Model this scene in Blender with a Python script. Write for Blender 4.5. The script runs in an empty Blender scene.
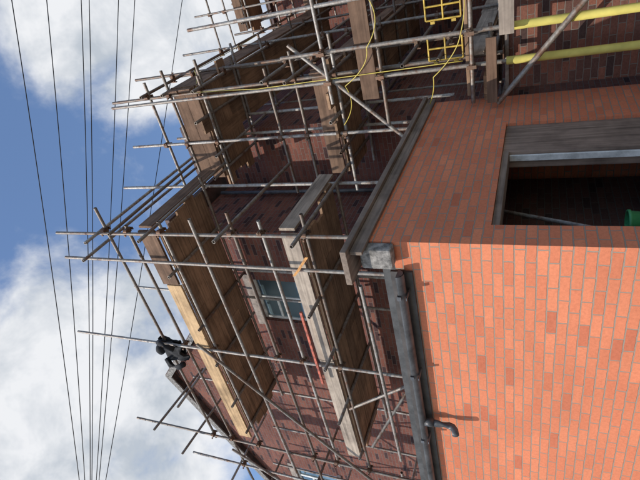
import bpy, math, random
import mathutils
from mathutils import Vector, Matrix
random.seed(7)
scene = bpy.context.scene
scene.view_settings.view_transform = 'Standard'
try: scene.view_settings.look = 'None'
except Exception: pass
scene.view_settings.exposure = 0
COL = scene.collection

# ------------------------------------------------------------------ materials
def newmat(name):
    m = bpy.data.materials.new(name); m.use_nodes = True
    nt = m.node_tree; nt.nodes.clear()
    out = nt.nodes.new('ShaderNodeOutputMaterial')
    b = nt.nodes.new('ShaderNodeBsdfPrincipled')
    nt.links.new(b.outputs[0], out.inputs[0])
    return m, nt, b
def N(nt, t, **kw):
    n = nt.nodes.new(t)
    for k, v in kw.items(): setattr(n, k, v)
    return n
def ramp(nt, src, stops):
    r = nt.nodes.new('ShaderNodeValToRGB')
    e = r.color_ramp.elements
    while len(e) < len(stops): e.new(0.5)
    for i, (p, c) in enumerate(stops):
        e[i].position = p; e[i].color = (c[0], c[1], c[2], 1)
    nt.links.new(src, r.inputs[0]); return r
def noise(nt, vec, scale, detail=4, rough=.55, dist=0):
    n = nt.nodes.new('ShaderNodeTexNoise')
    n.inputs['Scale'].default_value = scale; n.inputs['Detail'].default_value = detail
    n.inputs['Roughness'].default_value = rough; n.inputs['Distortion'].default_value = dist
    if vec is not None: nt.links.new(vec, n.inputs['Vector'])
    return n
def mix(nt, a, b, fac, mode='MIX'):
    m = nt.nodes.new('ShaderNodeMix'); m.data_type = 'RGBA'; m.blend_type = mode
    for s, v in ((m.inputs[0], fac), (m.inputs[6], a), (m.inputs[7], b)):
        if hasattr(v, 'node'): nt.links.new(v, s)
        elif isinstance(v, (int, float)): s.default_value = v
        else: s.default_value = (v[0], v[1], v[2], 1)
    return m.outputs[2]
def bump(nt, b, h, strength, dist):
    bp = nt.nodes.new('ShaderNodeBump'); bp.inputs['Strength'].default_value = strength
    bp.inputs['Distance'].default_value = dist
    nt.links.new(h, bp.inputs['Height']); nt.links.new(bp.outputs[0], b.inputs['Normal'])
def brick_mat(name, c1, c2, dark, mortar, stain=.35, mscale=.010, darkp=.62, dpos=.985, wob=.012, grit=.6):
    m, nt, b = newmat(name)
    tc = N(nt, 'ShaderNodeTexCoord'); uv = tc.outputs['UV']
    nz = noise(nt, uv, 16, 2, .7)
    sub = N(nt, 'ShaderNodeVectorMath', operation='SUBTRACT'); nt.links.new(nz.outputs['Color'], sub.inputs[0]); sub.inputs[1].default_value = (.5, .5, .5)
    sc = N(nt, 'ShaderNodeVectorMath', operation='SCALE'); nt.links.new(sub.outputs[0], sc.inputs[0]); sc.inputs['Scale'].default_value = wob
    ad = N(nt, 'ShaderNodeVectorMath', operation='ADD'); nt.links.new(uv, ad.inputs[0]); nt.links.new(sc.outputs[0], ad.inputs[1])
    t = N(nt, 'ShaderNodeTexBrick'); t.offset = .5; t.squash = 1
    t.inputs['Scale'].default_value = 1; t.inputs['Brick Width'].default_value = .225
    t.inputs['Row Height'].default_value = .075; t.inputs['Mortar Size'].default_value = mscale*.5
    t.inputs['Mortar Smooth'].default_value = .25; t.inputs['Bias'].default_value = 0
    t.inputs['Color1'].default_value = (0, 0, 0, 1); t.inputs['Color2'].default_value = (1, 1, 1, 1); t.inputs['Mortar'].default_value = (.5, .5, .5, 1)
    nt.links.new(ad.outputs[0], t.inputs['Vector'])
    r = ramp(nt, t.outputs['Color'], [(0, [x*.93 for x in c1]), (.3, c2), (darkp, c1), (dpos-.06, [x*.9 for x in c2]), (dpos+.01, dark)])
    n1 = noise(nt, uv, 1.1, 4, .6); n2 = noise(nt, uv, 40, 3, .75)
    col = mix(nt, r.outputs[0], ramp(nt, n1.outputs[0], [(.3, (.55, .5, .5)), (.7, (1.12, 1.12, 1.12))]).outputs[0], stain, 'MULTIPLY')
    col = mix(nt, col, ramp(nt, n2.outputs[0], [(.3, (.55, .53, .52)), (.62, (1.12, 1.12, 1.12))]).outputs[0], grit, 'MULTIPLY')
    mo = mix(nt, mortar, [x*.6 for x in mortar], n2.outputs[0])
    col = mix(nt, col, mo, t.outputs['Fac'])
    nt.links.new(col, b.inputs['Base Color']); b.inputs['Roughness'].default_value = .9
    b.inputs['Specular IOR Level'].default_value = .2
    inv = N(nt, 'ShaderNodeMath', operation='SUBTRACT'); inv.inputs[0].default_value = 1; nt.links.new(t.outputs['Fac'], inv.inputs[1])
    ma = N(nt, 'ShaderNodeMath', operation='MULTIPLY_ADD'); nt.links.new(n2.outputs[0], ma.inputs[0]); ma.inputs[1].default_value = .3*grit/.6; nt.links.new(inv.outputs[0], ma.inputs[2])
    bump(nt, b, ma.outputs[0], .8, .007)
    return m
def wood_mat(name, c, axis, rough=.85, isl=.45):
    m, nt, b = newmat(name)
    g = N(nt, 'ShaderNodeNewGeometry')
    mp = N(nt, 'ShaderNodeMapping'); s = [26, 26, 26]; s[axis] = 1.2; mp.inputs['Scale'].default_value = s
    of = N(nt, 'ShaderNodeVectorMath', operation='ADD'); nt.links.new(g.outputs['Position'], of.inputs[0])
    nt.links.new(g.outputs['Random Per Island'], of.inputs[1]); nt.links.new(of.outputs[0], mp.inputs[0])
    n = noise(nt, mp.outputs[0], 1, 4, .6, .4); n2 = noise(nt, g.outputs['Position'], 2.6, 4, .65)
    col = ramp(nt, n.outputs[0], [(.25, [x*.5 for x in c]), (.5, c), (.75, [min(1, x*1.35) for x in c])]).outputs[0]
    col = mix(nt, col, ramp(nt, n2.outputs[0], [(.32, (.42, .41, .42)), (.6, (1.1, 1.1, 1.1))]).outputs[0], .65, 'MULTIPLY')
    col = mix(nt, col, ramp(nt, g.outputs['Random Per Island'], [(0, (.5, .5, .52)), (1, (1.35, 1.28, 1.2))]).outputs[0], isl, 'MULTIPLY')
    nt.links.new(col, b.inputs['Base Color']); b.inputs['Roughness'].default_value = rough
    b.inputs['Specular IOR Level'].default_value = .2
    bump(nt, b, n.outputs[0], .5, .003)
    return m
def metal_mat(name, c, rust=(.16, .08, .045), thr=.60, metal=.35, rough=.55):
    m, nt, b = newmat(name)
    g = N(nt, 'ShaderNodeNewGeometry'); oi = N(nt, 'ShaderNodeObjectInfo')
    n = noise(nt, g.outputs['Position'], 7, 4, .7); n2 = noise(nt, g.outputs['Position'], 30, 3, .7)
    base = mix(nt, c, ramp(nt, oi.outputs['Random'], [(0, (.38, .33, .29)), (.5, (.72, .69, .65)), (1, (1.08, 1.08, 1.08))]).outputs[0], .95, 'MULTIPLY')
    base = mix(nt, base, ramp(nt, n2.outputs[0], [(.35, (.5, .48, .46)), (.6, (1.08, 1.08, 1.08))]).outputs[0], .7, 'MULTIPLY')
    f = ramp(nt, n.outputs[0], [(.35, (0, 0, 0)), (thr-.08, (.25, .25, .25)), (thr+.05, (.9, .9, .9))]).outputs[0]
    nt.links.new(mix(nt, base, rust, f), b.inputs['Base Color'])
    b.inputs['Metallic'].default_value = metal; b.inputs['Roughness'].default_value = rough
    return m
def plain_mat(name, c, rough=.6, var=.3, scale=8, metal=0, bs=.2, spec=.5):
    m, nt, b = newmat(name)
    g = N(nt, 'ShaderNodeNewGeometry')
    n = noise(nt, g.outputs['Position'], scale, 4, .65)
    col = mix(nt, c, ramp(nt, n.outputs[0], [(.3, (1-var*1.5,)*3), (.7, (1+var*.5,)*3)]).outputs[0], 1, 'MULTIPLY')
    nt.links.new(col, b.inputs['Base Color']); b.inputs['Roughness'].default_value = rough
    b.inputs['Metallic'].default_value = metal; b.inputs['Specular IOR Level'].default_value = spec
    bump(nt, b, n.outputs[0], bs, .005)
    return m
M_EXT = brick_mat('extension_brick', (.60, .19, .098), (.665, .228, .118), (.50, .15, .08), (.36, .285, .225), stain=.35, mscale=.0105, grit=.32)
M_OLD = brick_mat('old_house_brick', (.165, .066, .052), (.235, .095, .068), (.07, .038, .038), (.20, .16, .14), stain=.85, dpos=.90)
M_MOT = brick_mat('mottled_brick', (.27, .11, .072), (.14, .072, .056), (.08, .048, .042), (.22, .185, .155), stain=.8, darkp=.5, dpos=.93)
M_INN = brick_mat('dimmed_inner_brick', (.16, .075, .055), (.10, .055, .045), (.06, .04, .035), (.14, .12, .10), stain=.8, darkp=.5, dpos=.93)  # indoor dimness is put into these darker brick colours
W_DX = wood_mat('weathered_plank_along_x', (.30, .19, .118), 0)
W_DY = wood_mat('weathered_plank_along_y', (.27, .17, .105), 1)
W_BX = wood_mat('brown_plank_along_x', (.17, .105, .07), 0)
W_BY = wood_mat('brown_plank_along_y', (.20, .125, .085), 1)
W_GX = wood_mat('grey_plank_along_x', (.38, .315, .255), 0, isl=.35)
W_GY = wood_mat('grey_plank_along_y', (.34, .27, .21), 1, isl=.3)
W_CY = wood_mat('dark_coping_along_y', (.22, .17, .135), 1, isl=.3)
W_NX = wood_mat('new_plank_along_x', (.50, .34, .19), 0, isl=.4)
W_Z = wood_mat('timber_upright', (.25, .185, .145), 2, isl=.3)
STEEL = metal_mat('galvanised_tube', (.385, .37, .345))
RUSTY = metal_mat('rusty_coupler', (.22, .16, .12), thr=.5, metal=.4, rough=.65)
YEL = plain_mat('yellow_foam', (.62, .53, .13), .85, .22, 3, bs=.05)
YELP = plain_mat('yellow_paint', (.56, .37, .05), .5, .4, 14)
YCAB = plain_mat('yellow_cable_sheath', (.54, .42, .08), .5, .15, 20)
RED = plain_mat('red_paint', (.50, .11, .06), .65, .5, 14)
ORG = plain_mat('orange_webbing', (.58, .28, .09), .8, .3, 20)
GUT = plain_mat('dark_gutter_plastic', (.085, .085, .09), .45, .5, 6)
FASC = plain_mat('dark_fascia_paint', (.06, .05, .045), .7, .4, 6)
LEAD = plain_mat('lead_grey_render', (.27, .25, .23), .9, .6, 17, bs=.8)
WHT = plain_mat('white_frame_paint', (.72, .72, .69), .5, .3, 7)
STONE = plain_mat('window_stone', (.30, .25, .21), .85, .4, 9, bs=.4)
BLK = plain_mat('black_cloth', (.014, .014, .017), .85, .5, 18)
WIRE = plain_mat('black_cable', (.015, .015, .017), .6, .1, 5)
GRN = plain_mat('green_plastic', (.035, .24, .08), .5, .2, 10)
ROOF = plain_mat('roof_slate', (.13, .085, .075), .8, .5, 3, bs=.4)
FELT = plain_mat('roof_felt', (.08, .08, .08), .95, .3, 9)
GRND = plain_mat('ground_paving', (.30, .28, .25), .95, .4, 3)
DARKIN = plain_mat('dark_room_backing', (.10, .09, .08), .9, .3, 4)  # for the dark panel close behind the window glass
def glass_mat():
    m, nt, b = newmat('window_glass')
    g = N(nt, 'ShaderNodeNewGeometry'); n = noise(nt, g.outputs['Position'], 1.5, 2)
    nt.links.new(ramp(nt, n.outputs[0], [(.35, (.10, .15, .17)), (.6, (.22, .32, .36))]).outputs[0], b.inputs['Base Color'])
    b.inputs['Roughness'].default_value = .06
    b.inputs['Specular IOR Level'].default_value = 1.0; b.inputs['Metallic'].default_value = .5
    bump(nt, b, n.outputs[0], .1, .02)
    return m
GLS = glass_mat()

# ------------------------------------------------------------------ mesh helpers
ORI = {}
def thing(name, loc, label, cat, group=None):
    e = bpy.data.objects.new(name, None); e.empty_display_size = .2
    e.location = loc; COL.objects.link(e)
    e['label'] = label; e['category'] = cat
    if group: e['group'] = group
    ORI[e.name] = Vector(loc); return e
def emit(name, V, F, mat, parent=None, smooth=None, uv=True, origin=None):
    o0 = ORI[parent.name] if parent is not None else Vector((0, 0, 0))
    if origin is None:
        origin = sum((Vector(v) for v in V), Vector())/len(V)
    origin = Vector(origin)
    me = bpy.data.meshes.new(name)
    me.from_pydata([tuple(Vector(v)-origin) for v in V], [], F)
    me.update()
    if uv:
        l = me.uv_layers.new(name='UVMap')
        for p in me.polygons:
            n = p.normal; a = [abs(n.x), abs(n.y), abs(n.z)]; k = a.index(max(a))
            for li in p.loop_indices:
                w = Vector(V[me.loops[li].vertex_index])
                l.data[li].uv = (w.y+.06, w.z) if k == 0 else ((w.x, w.z) if k == 1 else (w.x, w.y))
    if smooth is not None:
        for i, p in enumerate(me.polygons): p.use_smooth = smooth(i) if callable(smooth) else smooth
    me.materials.append(mat)
    ob = bpy.data.objects.new(name, me); COL.objects.link(ob)
    ob.location = origin-o0
    if parent is not None: ob.parent = parent
    ORI[ob.name] = origin
    return ob
def boxg(V, F, x0, x1, y0, y1, z0, z1):
    n = len(V)
    V += [(x0, y0, z0), (x1, y0, z0), (x1, y1, z0), (x0, y1, z0), (x0, y0, z1), (x1, y0, z1), (x1, y1, z1), (x0, y1, z1)]
    F += [tuple(n+i for i in f) for f in ((0, 3, 2, 1), (4, 5, 6, 7), (0, 1, 5, 4), (1, 2, 6, 5), (2, 3, 7, 6), (3, 0, 4, 7))]
def box(name, x0, x1, y0, y1, z0, z1, mat, parent, bev=0):
    V, F = [], []; boxg(V, F, x0, x1, y0, y1, z0, z1)
    o = emit(name, V, F, mat, parent)
    if bev:
        md = o.modifiers.new('bevel', 'BEVEL'); md.width = bev; md.segments = 2
    return o
def boxes(name, L, mat, parent, bev=0):
    V, F = [], []
    for b in L: boxg(V, F, *b)
    o = emit(name, V, F, mat, parent)
    if bev:
        md = o.modifiers.new('bevel', 'BEVEL'); md.width = bev; md.segments = 2
    return o
def tubeg(V, F, S, p0, p1, r, n=12, hollow=True):
    p0, p1 = Vector(p0), Vector(p1); d = (p1-p0).normalized()
    u = d.orthogonal().normalized(); w = d.cross(u)
    def ring(c, rr):
        s = len(V)
        for i in range(n):
            a = 2*math.pi*i/n; V.append(tuple(c+u*math.cos(a)*rr+w*math.sin(a)*rr))
        return s
    a, b = ring(p0, r), ring(p1, r)
    for i in range(n):
        j = (i+1) % n; F.append((a+i, a+j, b+j, b+i)); S.append(True)
    for c, s in ((p0, 1), (p1, -1)):
        if hollow:
            o1, o2, o3 = ring(c, r), ring(c, r*.82), ring(c+d*s*.06, r*.82)
            for i in range(n):
                j = (i+1) % n
                q1, q2 = (o1+i, o2+i, o2+j, o1+j), (o2+i, o3+i, o3+j, o2+j)
                if s < 0: q1, q2 = q1[::-1], q2[::-1]
                F += [q1, q2]; S += [False, False]
            f = tuple(o3+i for i in range(n))
        else:
            o1 = ring(c, r); f = tuple(o1+i for i in range(n))
        F.append(f[::-1] if s > 0 else f); S.append(False)
def tube(name, p0, p1, parent, r=.0242, mat=None, n=12, hollow=True):
    V, F, S = [], [], []
    tubeg(V, F, S, p0, p1, r, n, hollow)
    return emit(name, V, F, mat or STEEL, parent, smooth=lambda i: S[i], uv=False)
def poly_tube(name, pts, r, mat, parent, n=8, label=None):
    V, F = [], []; pts = [Vector(p) for p in pts]; up = Vector((0, 0, 1))
    for k, p in enumerate(pts):
        d = (pts[min(k+1, len(pts)-1)]-pts[max(k-1, 0)]).normalized()
        u = d.cross(up)
        if u.length < .05: u = d.cross(Vector((1, 0, 0)))
        u.normalize(); w = u.cross(d)
        for i in range(n):
            a = 2*math.pi*i/n; V.append(tuple(p+u*math.cos(a)*r+w*math.sin(a)*r))
    for k in range(len(pts)-1):
        for i in range(n):
            j = (i+1) % n; F.append((k*n+i, k*n+j, (k+1)*n+j, (k+1)*n+i))
    F.append(tuple(range(n))[::-1]); F.append(tuple((len(pts)-1)*n+i for i in range(n)))
    return emit(name, V, F, mat, parent, smooth=True, uv=False)
def wall(name, ax, c, th, u0, u1, v0, v1, holes, mat, parent):
    us = sorted({u0, u1, *[h[0] for h in holes], *[h[1] for h in holes]})
    vs = sorted({v0, v1, *[h[2] for h in holes], *[h[3] for h in holes]})
    V, F, idx = [], [], {}
    def P(t, u, v):
        k = (t, u, v)
        if k not in idx:
            idx[k] = len(V); w = c+th*t
            V.append((w, u, v) if ax == 0 else (u, w, v))
        return idx[k]
    def solid(i, j):
        if i < 0 or j < 0 or i >= len(us)-1 or j >= len(vs)-1: return False
        um, vm = (us[i]+us[i+1])/2, (vs[j]+vs[j+1])/2
        return not any(h[0] < um < h[1] and h[2] < vm < h[3] for h in holes)
    for i in range(len(us)-1):
        for j in range(len(vs)-1):
            if not solid(i, j): continue
            a, b, d, e = us[i], us[i+1], vs[j], vs[j+1]
            F.append((P(0, a, d), P(0, b, d), P(0, b, e), P(0, a, e)))
            F.append((P(1, a, d), P(1, a, e), P(1, b, e), P(1, b, d)))
            if not solid(i-1, j): F.append((P(0, a, d), P(0, a, e), P(1, a, e), P(1, a, d)))
            if not solid(i+1, j): F.append((P(0, b, d), P(1, b, d), P(1, b, e), P(0, b, e)))
            if not solid(i, j-1): F.append((P(0, a, d), P(1, a, d), P(1, b, d), P(0, b, d)))
            if not solid(i, j+1): F.append((P(0, a, e), P(0, b, e), P(1, b, e), P(1, a, e)))
    return emit(name, V, F, mat, parent)

# ------------------------------------------------------------------ ground
V = [(-300, -300, 0), (300, -300, 0), (300, 300, 0), (-300, 300, 0)]
g = emit('ground', V, [(0, 1, 2, 3)], GRND); g['kind'] = 'structure'

# ------------------------------------------------------------------ brick extension
ext = thing('brick_extension', (-2.1, 3.0, 0), 'single-storey orange brick extension with dark gutter and open doorway', 'building')
X0, XE, YF, YB = -6.6, -2.1, 3.0, 6.16
wall('front_wall', 1, YF, .22, X0, XE-.22, 0, 2.62, [], M_EXT, ext)
wall('side_wall', 0, XE, -.22, YF, YB, 0, 2.9, [(3.26, 5.28, .45, 1.9)], M_EXT, ext)
wall('back_wall', 1, YB-.22, .22, -3.88, XE-.22, 0, 2.9, [], M_EXT, ext)
wall('end_wall', 0, X0, .22, YF+.22, 5.72, 0, 2.6, [], M_EXT, ext)
boxes('roof', [(X0+.02, XE-.225, YF+.03, 5.72, 2.625, 2.74), (-3.88, XE-.225, 5.725, YB-.23, 2.625, 2.738)], FELT, ext)
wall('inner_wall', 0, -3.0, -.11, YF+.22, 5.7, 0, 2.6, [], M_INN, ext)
box('coping_board', XE-.25, XE+.07, YF-.26, YB+.06, 2.905, 2.955, W_CY, ext, .004)
box('verge_board', XE+.004, XE+.034, YF-.2, YB+.05, 2.80, 2.9, W_CY, ext, .003)
box('kneeler', XE-.19, XE-.003, YF-.12, YF-.003, 2.60, 2.86, LEAD, ext, .02)
box('fascia', X0, XE-.275, YF-.028, YF-.003, 2.48, 2.66, FASC, ext)
def gutter(parent, x0, x1, yc, zc, r):
    V, F = [], []; n = 14
    for x in (x0, x1):
        for rr in (r, r-.006):
            for i in range(n+1):
                a = math.pi+math.pi*i/n; V.append((x, yc+rr*math.cos(a), zc+rr*math.sin(a)))
    m = n+1
    for i in range(n):
        F.append((i, i+1, 2*m+i+1, 2*m+i)); F.append((m+i, 3*m+i, 3*m+i+1, m+i+1))
        F.append((i, m+i, m+i+1, i+1)); F.append((2*m+i, 2*m+i+1, 3*m+i+1, 3*m+i))
    F.append((0, 2*m, 3*m, m)); F.append((n, m+n, 3*m+n, 2*m+n))
    F.append(tuple(2*m+i for i in range(m)))
    emit('gutter', V, F, GUT, parent, smooth=False)
gutter(ext, X0-.05, XE-.24, YF-.092, 2.585, .056)
for x in (-2.55, -3.5, -4.45, -5.4, -6.2):
    V, F, S = [], [], []
    boxg(V, F, x-.02, x+.02, YF-.161, YF-.151, 2.56, 2.595); boxg(V, F, x-.015, x+.015, YF-.16, YF-.03, 2.515, 2.522)
    boxg(V, F, x-.025, x+.025, YF-.16, YF-.03, 2.586, 2.592)
    emit('gutter_bracket', V, F, GUT, ext)
poly_tube('overflow_pipe', [(-4.2, YF-.09, 2.53), (-4.2, YF-.09, 2.42), (-4.2, YF-.09, 2.31), (-4.2, YF-.10, 2.275), (-4.2, YF-.13, 2.25), (-4.2, YF-.18, 2.235)], .034, GUT, ext, 14)
poly_tube('pipe_socket', [(-4.2, YF-.09, 2.54), (-4.2, YF-.09, 2.455)], .043, GUT, ext, 14)
box('timber_jamb', XE-.2, XE-.03, 4.62, 5.278, .45, 1.898, W_Z, ext, .004)
box('lintel', XE-.21, XE-.02, 3.262, 4.616, 1.84, 1.898, W_CY, ext, .004)
box('door_frame', XE-.12, XE-.06, 4.592, 4.616, .45, 1.836, WHT, ext, .003)
tp = thing('loose_tube', (-2.75, 4.15, 0), 'pale steel tube leaning inside the dark doorway', 'pole')
tube('tube', (-2.40, 3.55, 0.78), (-2.75, 4.55, 1.95), tp, .02)
def lathe(name, prof, c, mat, parent, n=24):
    V, F = [], []
    for r, z in prof:
        for i in range(n):
            a = 2*math.pi*i/n; V.append((c[0]+r*math.cos(a), c[1]+r*math.sin(a), c[2]+z))
    for k in range(len(prof)-1):
        for i in range(n):
            j = (i+1) % n; F.append((k*n+i, k*n+j, (k+1)*n+j, (k+1)*n+i))
    return emit(name, V, F, mat, parent, smooth=True, uv=False)
box('window_board', XE-.60, XE-.225, 3.26, 4.6, .63, .67, W_GY, ext)
tb = thing('plastic_tub', (XE-.36, 3.85, .67), 'green plastic tub on a board in the opening', 'tub')
lathe('tub', [(0, .003), (.085, .003), (.11, .22), (.12, .225), (.12, .245), (.105, .245), (.08, .02), (0, .02)], (XE-.36, 3.85, .67), GRN, tb)

# ------------------------------------------------------------------ old house
house = thing('brick_house', (-7.9, 5.75, 0), 'old dark red brick house with gable behind scaffolding', 'house')
HW = [(-5.95, -4.95, 5.2, 6.35), (-12.2, -11.2, 5.9, 7.15)]
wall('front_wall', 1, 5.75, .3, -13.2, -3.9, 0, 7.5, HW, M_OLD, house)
def prism(name, prof, y0, y1, mat, parent):
    n = len(prof); V = [(x, y0, z) for x, z in prof]+[(x, y1, z) for x, z in prof]
    F = [tuple(range(n)), tuple(range(2*n-1, n-1, -1))]
    for i in range(n):
        j = (i+1) % n; F.append((i, n+i, n+j, j))
    return emit(name, V, F, mat, parent)
prism('gable_wall', [(-13.2, 7.5), (-5.9, 7.5), (-8.1, 9.6)], 5.75, 6.05, M_OLD, house)
wall('return_wall', 0, -3.9, -.3, 6.055, 7.4, 0, 7.4, [], M_OLD, house)
prism('roof', [(-13.5, 7.42), (-8.1, 9.64), (-5.7, 7.50), (-5.7, 7.62), (-8.1, 9.78), (-13.5, 7.56)], 5.62, 14, ROOF, house)
prism('barge_board', [(-13.5, 7.34), (-8.1, 9.56), (-5.7, 7.42), (-5.7, 7.60), (-8.1, 9.75), (-13.5, 7.52)], 5.585, 5.615, LEAD, house)
box('flat_roof', -5.69, -3.6, 5.62, 14, 7.505, 7.6, ROOF, house)
def window(x0, x1, z0, z1, yw, parent):
    fr = .055; yf = yw+.07
    L = [(x0, x1, yf, yf+.06, z0, z0+fr), (x0, x1, yf, yf+.06, z1-fr, z1), (x0, x0+fr, yf, yf+.06, z0+fr, z1-fr), (x1-fr, x1, yf, yf+.06, z0+fr, z1-fr)]
    xm = x0+(x1-x0)*.52
    L.append((xm-.035, xm+.035, yf+.002, yf+.058, z0+fr, z1-fr))
    zm = z0+(z1-z0)*.66
    L.append((x0+fr, xm-.035, yf+.003, yf+.057, zm-.025, zm+.025))
    f = boxes('window', L, WHT, parent, .004)
    box('glass', x0+fr, x1-fr, yf+.025, yf+.03, z0+fr, z1-fr, GLS, f)
    box('sill', x0-.1, x1+.1, yw-.06, yw+.068, z0-.09, z0-.002, WHT, f, .006)
    box('window_lintel', x0-.12, x1+.12, yw-.012, yw-.002, z1+.0, z1+.15, STONE, f, .004)
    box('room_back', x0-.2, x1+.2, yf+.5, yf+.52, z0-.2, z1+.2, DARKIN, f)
for h in HW: window(h[0], h[1], h[2], h[3], 5.75, house)

wing = thing('brick_house', (-2.7, 7.4, 0), 'tall shaded dark red brick wing stepping back from the house', 'house')
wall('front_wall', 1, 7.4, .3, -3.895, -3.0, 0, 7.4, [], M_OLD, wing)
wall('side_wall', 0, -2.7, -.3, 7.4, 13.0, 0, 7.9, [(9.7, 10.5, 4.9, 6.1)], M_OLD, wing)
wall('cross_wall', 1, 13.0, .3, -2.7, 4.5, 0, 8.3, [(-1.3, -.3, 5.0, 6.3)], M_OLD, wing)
boxes('roof', [(-3.58, -2.55, 7.35, 12.89, 7.92, 8.02), (-9, 4.6, 14.01, 20, 8.31, 8.41), (-3.58, 4.6, 12.9, 14.0, 8.31, 8.41)], ROOF, wing)
window(-1.3, -.3, 5.0, 6.3, 13.0, wing)
wfr = boxes('window', [(-2.82, -2.77, 9.7, 9.76, 4.9, 6.1), (-2.82, -2.77, 10.44, 10.5, 4.9, 6.1), (-2.82, -2.77, 9.76, 10.44, 4.9, 4.96), (-2.82, -2.77, 9.76, 10.44, 6.04, 6.1)], WHT, wing)
box('glass', -2.80, -2.795, 9.76, 10.44, 4.96, 6.04, GLS, wfr)
poly_tube('downpipe', [(-3.82, 7.0, 7.3), (-3.82, 7.0, 2.8)], .035, GUT, house, 12)

lw = thing('garden_wall', (0, 6.3, 0), 'low mottled brown brick wall beside the extension', 'wall')
wall('wall', 1, 6.3, .22, -2.05, 3.2, 0, 1.92, [], M_MOT, lw)
box('coping', -2.05, 3.2, 6.27, 6.55, 1.923, 1.965, STONE, lw, .005)

# ------------------------------------------------------------------ scaffold
def coupler_mesh():
    V, F, S = [], [], []
    tubeg(V, F, S, (0, 0, -.032), (0, 0, .032), .036, 10, False)
    tubeg(V, F, S, (-.032, .052, 0), (.032, .052, 0), .036, 10, False)
    boxg(V, F, -.05, -.03, -.02, .04, -.02, .02); tubeg(V, F, [], (-.045, -.05, 0), (-.045, .06, 0), .008, 6, False)
    boxg(V, F, -.058, -.032, -.06, -.045, -.012, .012)
    boxg(V, F, -.02, .02, .085, .10, -.05, .055)
    me = bpy.data.meshes.new('coupler'); me.from_pydata(V, [], F); me.update(); me.materials.append(RUSTY); return me
CM = coupler_mesh()
def coupler(p, parent, rz=None):
    o = bpy.data.objects.new('coupler', CM); COL.objects.link(o)
    o.parent = parent; o.location = Vector(p)-ORI[parent.name]
    o.rotation_euler = (0, random.choice((0, math.pi)), rz if rz is not None else random.choice((0, math.pi/2, math.pi)))
def J(a=.03): return random.uniform(-a, a)
def run(parent, ax, s0, s1, outer, inner, stds, levels, zb, zt, rails=(.5, .95), wood=None, toe=None, prot=.35, tr_gap=1.1, inner_std=True, tj=.5):
    sd = 1 if inner > outer else -1
    def P(s, t, z): return (s, t, z) if ax == 0 else (t, s, z)
    for k, s in enumerate(stds):
        b = zb[k] if isinstance(zb, (list, tuple)) else zb
        t = (zt[k] if isinstance(zt, (list, tuple)) else zt)
        tube('standard', P(s+J(.01), outer, b), P(s+J(.05), outer+J(.04), t), parent)
        box('base_plate', *((s-.075, s+.075, outer-.075, outer+.075) if ax == 0 else (outer-.075, outer+.075, s-.075, s+.075)), b, b+.012, RUSTY, parent)
        if inner_std:
            tube('standard', P(s+.04+J(.02), inner, b), P(s+.04+J(.04), inner+J(.03), t-abs(J(tj))-.3), parent)
        for L in levels:
            coupler(P(s, outer, L-.12), parent, 0 if ax == 0 else math.pi/2)
            for r in rails: coupler(P(s, outer, L+r), parent, 0 if ax == 0 else math.pi/2)
    for L in levels:
        for t, nm in ((outer+sd*.052, 'ledger'), (inner-sd*.052, 'ledger')):
            tube(nm, P(s0-prot*random.uniform(.4, 1.1), t, L-.12+J(.02)), P(s1+prot*random.uniform(.4, 1.1), t, L-.12+J(.02)), parent)
        for r in rails:
            tube('guard_rail', P(s0-prot*random.uniform(.5, 1.3), outer+sd*.052, L+r+J(.02)), P(s1+prot*random.uniform(.5, 1.3), outer+sd*.052, L+r+J(.02)), parent)
        s = s0+.1
        while s < s1:
            j = J(.05)
            tube('transom', P(s, outer-sd*random.uniform(.06, .42), L-.068), P(s+j, inner+sd*random.uniform(.05, .25), L-.068), parent)
            s += tr_gap*random.uniform(.7, 1.25)
        V, F = [], []; nb = int((abs(inner-outer)-.05)/.23)
        for i in range(nb):
            t0 = outer+sd*(.075+.231*i); t1 = t0+sd*.222; a = s0-random.uniform(0, .25)
            while a < s1+.05:
                b = min(a+random.choice((2.4, 3.0, 3.9)), s1+random.uniform(0, .28))
                if b-a < .4: break
                dz = J(.004); x = sorted((t0, t1))
                if ax == 0: boxg(V, F, a, b-.006, x[0], x[1], L-.042+dz, L-.004+dz)
                else: boxg(V, F, x[0], x[1], a, b-.006, L-.042+dz, L-.004+dz)
                a = b
        emit('platform', V, F, wood or (W_DX if ax == 0 else W_DY), parent)
        tl = toe(L) if callable(toe) else toe
        if not isinstance(tl, list): tl = [(s0-.12, s1+.2, tl, .222)]
        for q, (ta, te, tm, hh) in enumerate(tl):
            V, F = [], []; a = ta; x = sorted((outer+sd*.03, outer+sd*.068))
            while a < te-.1:
                b = min(a+random.choice((2.4, 3.0)), te)
                if b-a < .4: break
                dz = J(.015)
                n = 2 if hh > .3 else 1
                for kk in range(n):
                    h0 = L+dz+kk*(hh/n+.006); h1 = h0+hh/n
                    if ax == 0: boxg(V, F, a+J(.03)*kk, b-.01, x[0], x[1], h0, h1)
                    else: boxg(V, F, x[0], x[1], a+J(.03)*kk, b-.01, h0, h1)
                a = b
            emit('toe_board', V, F, tm or (W_GX if ax == 0 else W_GY), parent)
GR = 'scaffold sections around the house'
LV = (4.25, 6.5)
sA = thing('scaffold', (-5.3, 4.3, 2.74), 'steel tube scaffold with two plank platforms in front of the gable', 'scaffold', GR)
def toeA(L):
    if L < 5: return [(-7.6, -2.95, W_GX, .225)]
    return [(-7.75, -3.95, W_NX, .27), (-3.94, -2.95, W_BX, .30)]
run(sA, 0, -7.5, -3.15, 4.3, 5.55, (-7.9, -5.27, -2.95), LV, [0, 2.74, 2.74], [9.5, 9.5, 8.45], toe=toeA, prot=.5)
tube('standard', (-3.42, 4.22, 2.74), (-3.45, 4.25, 8.55), sA)
tube('standard', (-4.6, 5.6, 2.74), (-4.62, 5.6, 7.9), sA)
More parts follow.
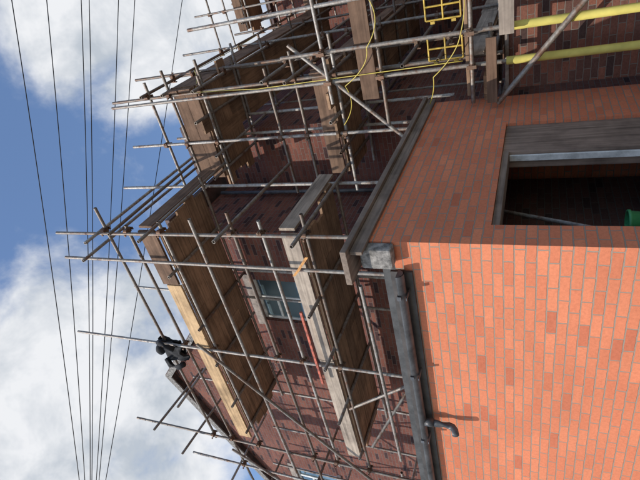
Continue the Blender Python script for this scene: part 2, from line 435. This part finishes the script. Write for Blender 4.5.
box('toe_board', -2.90, -2.862, 4.32, 6.05, 6.50, 6.74, W_BY, sA, .003)
box('toe_board', -2.90, -2.862, 4.32, 5.75, 4.25, 4.47, W_GY, sA, .003)
for z, y0, y1, x in ((7.58, 3.85, 7.2, -3.18), (7.55, 4.0, 6.9, -2.97), (7.05, 4.05, 6.6, -2.84), (6.38, 3.9, 6.3, -2.84), (5.2, 3.95, 6.2, -2.84), (4.1, 3.9, 6.0, -2.84)):
    tube('return_rail', (x, y0, z), (x+J(.05), y1, z+J(.05)), sA)
tube('brace', (-5.1, 4.22, 6.6), (-8.1, 4.20, 4.0), sA)
tube('brace', (-7.0, 4.2, 3.9), (-5.6, 5.4, 2.9), sA)
tube('brace', (-6.3, 4.35, 4.2), (-5.3, 4.45, 2.76), sA)
for a, b in (((-2.7, 4.25, 5.72), (-8.6, 4.25, 5.68)), ((-7.2, 4.2, 3.45), (-3.6, 4.2, 3.5))):
    tube('ledger', a, b, sA)
tube('transom', (-6.6, 3.95, 7.5), (-6.65, 5.6, 7.5), sA)
for x, z in ((-7.3, 8.3), (-7.95, 7.9)):
    tube('transom', (x, 3.8, z), (x-.15, 5.5, z), sA)

sA2 = thing('scaffold', (-9.6, 4.5, 0), 'lower steel tube scaffold bay continuing past the gable', 'scaffold', GR)
for x in (-9.0, -10.6, -12.2):
    tube('standard', (x, 4.4, 0), (x+J(), 4.4, 8.0+J(.5)), sA2); tube('standard', (x+.03, 5.4, 0), (x+J(), 5.4, 7.4+J(.5)), sA2)
    for z in (3.6, 5.4, 7.2): tube('transom', (x+.06, 4.0, z), (x+.06, 5.65, z), sA2); coupler((x, 4.4, z-.05), sA2, 0)
for z in (3.55, 5.35, 7.15): tube('ledger', (-13.0, 4.45, z), (-8.0, 4.45, z+J(.05)), sA2)
tube('brace', (-8.4, 4.36, 7.2), (-11.4, 4.36, 3.8), sA2)

sB = thing('scaffold', (-2.3, 6.0, 0), 'short steel tube scaffold bay with planks over the recess', 'scaffold', GR)
run(sB, 0, -3.05, -1.62, 6.22, 7.35, (-2.45, -1.6), LV, [2.74, 1.97], [8.2, 8.25], toe=lambda L: [(-3.1, -1.5, W_BX, .45 if L > 5 else .225)], prot=.35, tr_gap=.8)
sC = thing('scaffold', (-1.6, 9.6, 0), 'long steel tube scaffold along the shaded wing wall', 'scaffold', GR)
run(sC, 1, 6.3, 12.2, -1.5, -2.68, (7.0, 8.7, 10.6, 12.3), (2.2, 4.25, 6.5), 0, [8.3, 8.4, 8.2, 8.8], toe=lambda L: [(6.15, 12.4, W_GY if L < 3 else W_BY, .45 if L > 5 else .225)], prot=.4, tr_gap=1.3)
sD = thing('scaffold', (0.6, 11.6, 0), 'tall three-lift steel scaffold in front of the cross wing', 'scaffold', GR)
run(sD, 0, -1.5, 3.6, 11.5, 12.7, (-1.1, .9, 3.2), (2.2, 4.25, 6.5, 8.4), 0, [9.8, 9.9, 9.7], toe=W_BX, prot=.5, tr_gap=1.3)
sE = thing('scaffold', (-1.45, 5.85, 0), 'galvanised scaffold posts with yellow padded sleeves near the extension', 'scaffold', GR)
for x, y, zt in ((-1.62, 5.95, 8.0), (-1.24, 5.88, 4.7), (-.7, 5.9, 6.0)):
    tube('standard', (x, y, 0), (x+J(.02), y+J(.02), zt), sE)
    tube('padded_sleeve', (x, y, .15), (x, y, 1.93), sE, .045, YEL, 16, False)
tube('brace', (-2.05, 5.80, 2.02), (-.6, 5.80, .78), sE, .03)
tube('ledger', (-2.05, 5.88, 2.30), (.2, 5.84, 2.28), sE); tube('ledger', (-2.3, 5.99, 3.4), (.4, 5.99, 3.42), sE)
tube('ledger', (-1.9, 5.90, 4.1), (.4, 5.90, 4.12), sE)
tube('brace', (-2.5, 6.0, 3.2), (-1.1, 5.98, 4.6), sE)
box('board', -2.02, -1.3, 5.74, 5.78, 2.02, 2.13, W_BX, sE, .003)
box('board', -1.28, -.3, 5.70, 5.74, 1.84, 1.99, W_GX, sE, .003)
box('board', -2.0, -.2, 6.0, 6.22, 2.34, 2.38, W_DX, sE, .003)
box('board', -1.9, -.4, 5.93, 5.965, 3.46, 3.68, W_BX, sE, .003)
for x, y, z in ((-1.62, 5.93, 2.3), (-1.24, 5.88, 2.3), (-1.62, 5.95, 3.4), (-1.24, 5.9, 4.1), (-1.62, 5.95, 4.1)): coupler((x, y, z), sE, math.pi)
def gate(x0, x1, y, z0, z1, lab):
    t = thing('safety_gate', ((x0+x1)/2, y, z0), lab, 'gate', 'yellow scaffold gates')
    r = .011
    V, F, S = [], [], []
    for a, b in (((x0, y, z0), (x0, y, z1)), ((x1, y, z0), (x1, y, z1)), ((x0, y, z0), (x1, y, z0)), ((x0, y, z1), (x1, y, z1)),
                 (((x0+x1)/2, y, z0), ((x0+x1)/2, y, z1)), ((x0, y, (z0+z1)/2), (x1, y, (z0+z1)/2))):
        tubeg(V, F, S, a, b, r, 8, False)
    emit('frame', V, F, YELP, t, smooth=lambda i: S[i], uv=False)
    for z in (z0+.08, z1-.08): box('hinge', x0-.04, x0-.01, y-.02, y+.02, z-.025, z+.025, YELP, t)
gate(-1.56, -1.28, 6.1, 2.42, 2.82, 'yellow tubular safety gate between scaffold posts')
gate(-1.10, -.80, 6.1, 2.42, 2.82, 'yellow tubular safety gate between scaffold posts')

rb = thing('red_batten', (-4.8, 4.22, 4.32), 'red painted batten fixed along the grey toe board', 'batten')
box('batten', -5.6, -4.15, 4.20, 4.228, 4.435, 4.472, RED, rb, .003)
st = thing('ratchet_strap', (-3.2, 4.2, 4.3), 'orange webbing strap tied round the scaffold tube', 'strap')
V, F = [], []
pts = [(-3.10, 4.06, 4.04), (-3.2, 4.08, 4.12), (-3.35, 4.1, 4.24), (-3.45, 4.12, 4.33)]
for p in pts: V += [(p[0], p[1], p[2]-.02), (p[0], p[1], p[2]+.02), (p[0], p[1]+.012, p[2]+.02), (p[0], p[1]+.012, p[2]-.02)]
for k in range(3):
    for i in range(4): F.append((k*4+i, k*4+(i+1) % 4, k*4+4+(i+1) % 4, k*4+4+i))
F += [(3, 2, 1, 0), (12, 13, 14, 15)]
emit('webbing', V, F, ORG, st)

def cable(pts, sag, lab, r=.006, name='electric_cable', mat=YCAB, cat='cable', grp=None, seg=10):
    out = []
    for a, b in zip(pts[:-1], pts[1:]):
        a, b = Vector(a), Vector(b)
        for i in range(seg):
            t = i/seg; p = a.lerp(b, t); p.z -= sag*4*t*(1-t); out.append(p)
    out.append(Vector(pts[-1]))
    o = poly_tube(name, out, r, mat, None); o['label'] = lab; o['category'] = cat
    if grp: o['group'] = grp
    return o
cable([(-1.45, 9.5, 7.0), (-1.45, 7.0, 6.95), (-1.58, 6.1, 6.4), (-1.60, 5.95, 5.2), (-1.58, 5.93, 4.1), (-1.55, 5.9, 2.4)], .05, 'yellow cable running down a scaffold post')
cable([(-2.3, 6.15, 4.1), (-1.7, 5.95, 3.9), (-1.24, 5.84, 3.5), (-.7, 5.85, 3.4)], .10, 'yellow cable hanging between scaffold posts')
cable([(-2.3, 6.1, 3.0), (-1.7, 5.9, 2.75), (-1.24, 5.84, 2.4), (-.5, 5.84, 2.4)], .06, 'yellow cable hanging between scaffold posts')

jk = thing('black_jacket', (-5.35, 4.3, 7.5), 'black work jacket slung over the top guard rail', 'jacket')
def drape(name, x0, x1, drop_f, drop_b, r, zc, yc, amp, seed):
    V, F = [], []; nu, nv = 22, 26
    Lf, Lb = drop_f, drop_b; arc = math.pi*r; tot = Lf+arc+Lb
    for i in range(nu+1):
        u = i/nu; x = x0+(x1-x0)*u
        for j in range(nv+1):
            s = tot*j/nv
            if s < Lf: y, z, d = yc-r, zc-(Lf-s), (Lf-s)
            elif s < Lf+arc:
                a = math.pi-(s-Lf)/r; y, z, d = yc+r*math.cos(a), zc+r*math.sin(a), 0
            else: y, z, d = yc+r, zc-(s-Lf-arc), s-Lf-arc
            nz = mathutils.noise.noise(Vector((x*9+seed, z*5, y*3)))
            nz2 = mathutils.noise.noise(Vector((x*22+seed, z*9, 3)))
            f = min(1, d/.1+.25)
            yy = y+(nz*amp+nz2*amp*.4)*f*(-1 if y < yc else 1)
            xx = x+(u-.5)*(-d*.25)+nz2*.02*f
            V.append((xx, yy, z+nz2*.02*f+(nz*.05 if d > .2 else 0)))
    for i in range(nu):
        for j in range(nv):
            a = i*(nv+1)+j; F.append((a, a+1, a+nv+2, a+nv+1))
    o = emit(name, V, F, BLK, jk, smooth=True)
    m = o.modifiers.new('s', 'SOLIDIFY'); m.thickness = .018; m.offset = 1
ZJ = -.15
drape('body', -5.72, -5.22, .42, .36, .06, 7.66+ZJ, 4.35, .10, 1.0)
poly_tube('sleeve', [(-5.66, 4.27, 7.68+ZJ), (-5.74, 4.2, 7.58+ZJ), (-5.76, 4.2, 7.42+ZJ), (-5.68, 4.22, 7.28+ZJ)], .05, BLK, jk, 12)
poly_tube('sleeve', [(-5.26, 4.27, 7.68+ZJ), (-5.20, 4.2, 7.56+ZJ), (-5.22, 4.17, 7.4+ZJ), (-5.3, 4.2, 7.3+ZJ)], .048, BLK, jk, 12)
lathe('hood', [(0, -.06), (.08, -.05), (.12, 0), (.1, .06), (.04, .09), (0, .09)], (-5.47, 4.33, 7.74+ZJ), BLK, jk, 16)

# ------------------------------------------------------------------ utility pole + wires
H = Vector((-10.0, 2.2, 10.15))
up = thing('utility_pole', (-10.15, 2.0, 0), 'wooden utility pole carrying fanned overhead wires', 'utility pole')
tube('pole', (-10.15, 2.1, 0), (-10.15, 2.1, 10.6), up, .13, W_Z, 16, False)
box('crossarm', -10.22, -10.08, 1.6, 2.6, 10.08, 10.18, W_Z, up)
tg = [(.36, 6.7), (.23, 7.4), (.09, 8.2), (.05, 8.4), (-.1, 9.2), (-.19, 9.7), (-.5, 11.4)]
for i, (x, y) in enumerate(tg):
    s = H+Vector((0, -.10+.02*i, 0)); e = Vector((x, y, 10.1)); e = s+(e-s)*1.7
    cable([s, e], .25, 'thin black overhead wire fanning out from the pole', .0085, 'overhead_wire', WIRE, 'wire', 'overhead wires', 24)
cable([H+Vector((0, -.4, 0)), (6, 2.4, 10.0)], .15, 'thin black overhead wire fanning out from the pole', .009, 'overhead_wire', WIRE, 'wire', 'overhead wires', 24)

# ------------------------------------------------------------------ light
AZ, EL = math.radians(-163), math.radians(43)
s = Vector((math.sin(AZ)*math.cos(EL), math.cos(AZ)*math.cos(EL), math.sin(EL)))
ld = bpy.data.lights.new('sun', 'SUN'); ld.energy = 4.1; ld.angle = math.radians(.5); ld.color = (1, .95, .87)
lo = bpy.data.objects.new('sun', ld); COL.objects.link(lo); lo.rotation_euler = s.to_track_quat('Z', 'Y').to_euler()
w = bpy.data.worlds.new('World'); scene.world = w; w.use_nodes = True
nt = w.node_tree; nt.nodes.clear()
out = N(nt, 'ShaderNodeOutputWorld'); bg = N(nt, 'ShaderNodeBackground'); nt.links.new(bg.outputs[0], out.inputs[0])
sky = N(nt, 'ShaderNodeTexSky'); sky.sky_type = 'NISHITA'; sky.sun_disc = False
sky.sun_elevation = EL; sky.sun_rotation = AZ % (2*math.pi); sky.air_density = 1.25; sky.dust_density = .8; sky.ozone_density = 1.5
bg.inputs['Strength'].default_value = .15
tc = N(nt, 'ShaderNodeTexCoord'); dirv = tc.outputs['Generated']
def blob(d, c0, c1):
    dp = N(nt, 'ShaderNodeVectorMath', operation='DOT_PRODUCT'); nt.links.new(dirv, dp.inputs[0]); dp.inputs[1].default_value = Vector(d).normalized()
    mr = N(nt, 'ShaderNodeMapRange'); mr.interpolation_type = 'SMOOTHSTEP'
    mr.inputs[1].default_value = c0; mr.inputs[2].default_value = c1; nt.links.new(dp.outputs['Value'], mr.inputs[0]); return mr.outputs[0]
def add(a, b, op='ADD'):
    m = N(nt, 'ShaderNodeMath', operation=op)
    for i, v in enumerate((a, b)):
        if hasattr(v, 'node'): nt.links.new(v, m.inputs[i])
        else: m.inputs[i].default_value = v
    return m.outputs[0]
b1 = blob((.02, .76, .65), .95, .99); b2 = blob((-.60, .30, .72), .93, .99)
nz = noise(nt, dirv, 3.2, 8, .58, .35); nz2 = noise(nt, dirv, 7, 5, .6, .2)
fld = add(add(nz.outputs[0], add(add(b1, b2, 'MAXIMUM'), .34, 'MULTIPLY')), add(nz2.outputs[0], .16, 'MULTIPLY'))
mr = N(nt, 'ShaderNodeMapRange'); mr.interpolation_type = 'SMOOTHSTEP'; mr.inputs[1].default_value = .65; mr.inputs[2].default_value = .87
nt.links.new(fld, mr.inputs[0])
cc = ramp(nt, nz2.outputs[0], [(.34, (3.5, 3.85, 4.3)), (.58, (5.8, 5.9, 6.1))])
blue = mix(nt, sky.outputs[0], (1.05, 1.12, 1.25), 1.0, 'MULTIPLY')
nt.links.new(mix(nt, blue, cc.outputs[0], mr.outputs[0]), bg.inputs['Color'])

# ------------------------------------------------------------------ camera (held sideways: world up = picture left)
yaw, pitch, roll = math.radians(35), math.radians(24), math.radians(1.5)
f = Vector((-math.sin(yaw)*math.cos(pitch), math.cos(yaw)*math.cos(pitch), math.sin(pitch)))
r = Vector((math.cos(yaw), math.sin(yaw), 0)); u = r.cross(f)
u2 = u*math.cos(roll)-r*math.sin(roll); r2 = r*math.cos(roll)+u*math.sin(roll)
cd = bpy.data.cameras.new('camera'); cam = bpy.data.objects.new('camera', cd); COL.objects.link(cam)
m = Matrix((-u2, r2, -f)).transposed().to_4x4(); m.translation = Vector((0, 0, 1.6)); cam.matrix_world = m
cd.lens = 27; cd.sensor_width = 36; cd.clip_end = 2000; cd.clip_start = .05
scene.camera = cam
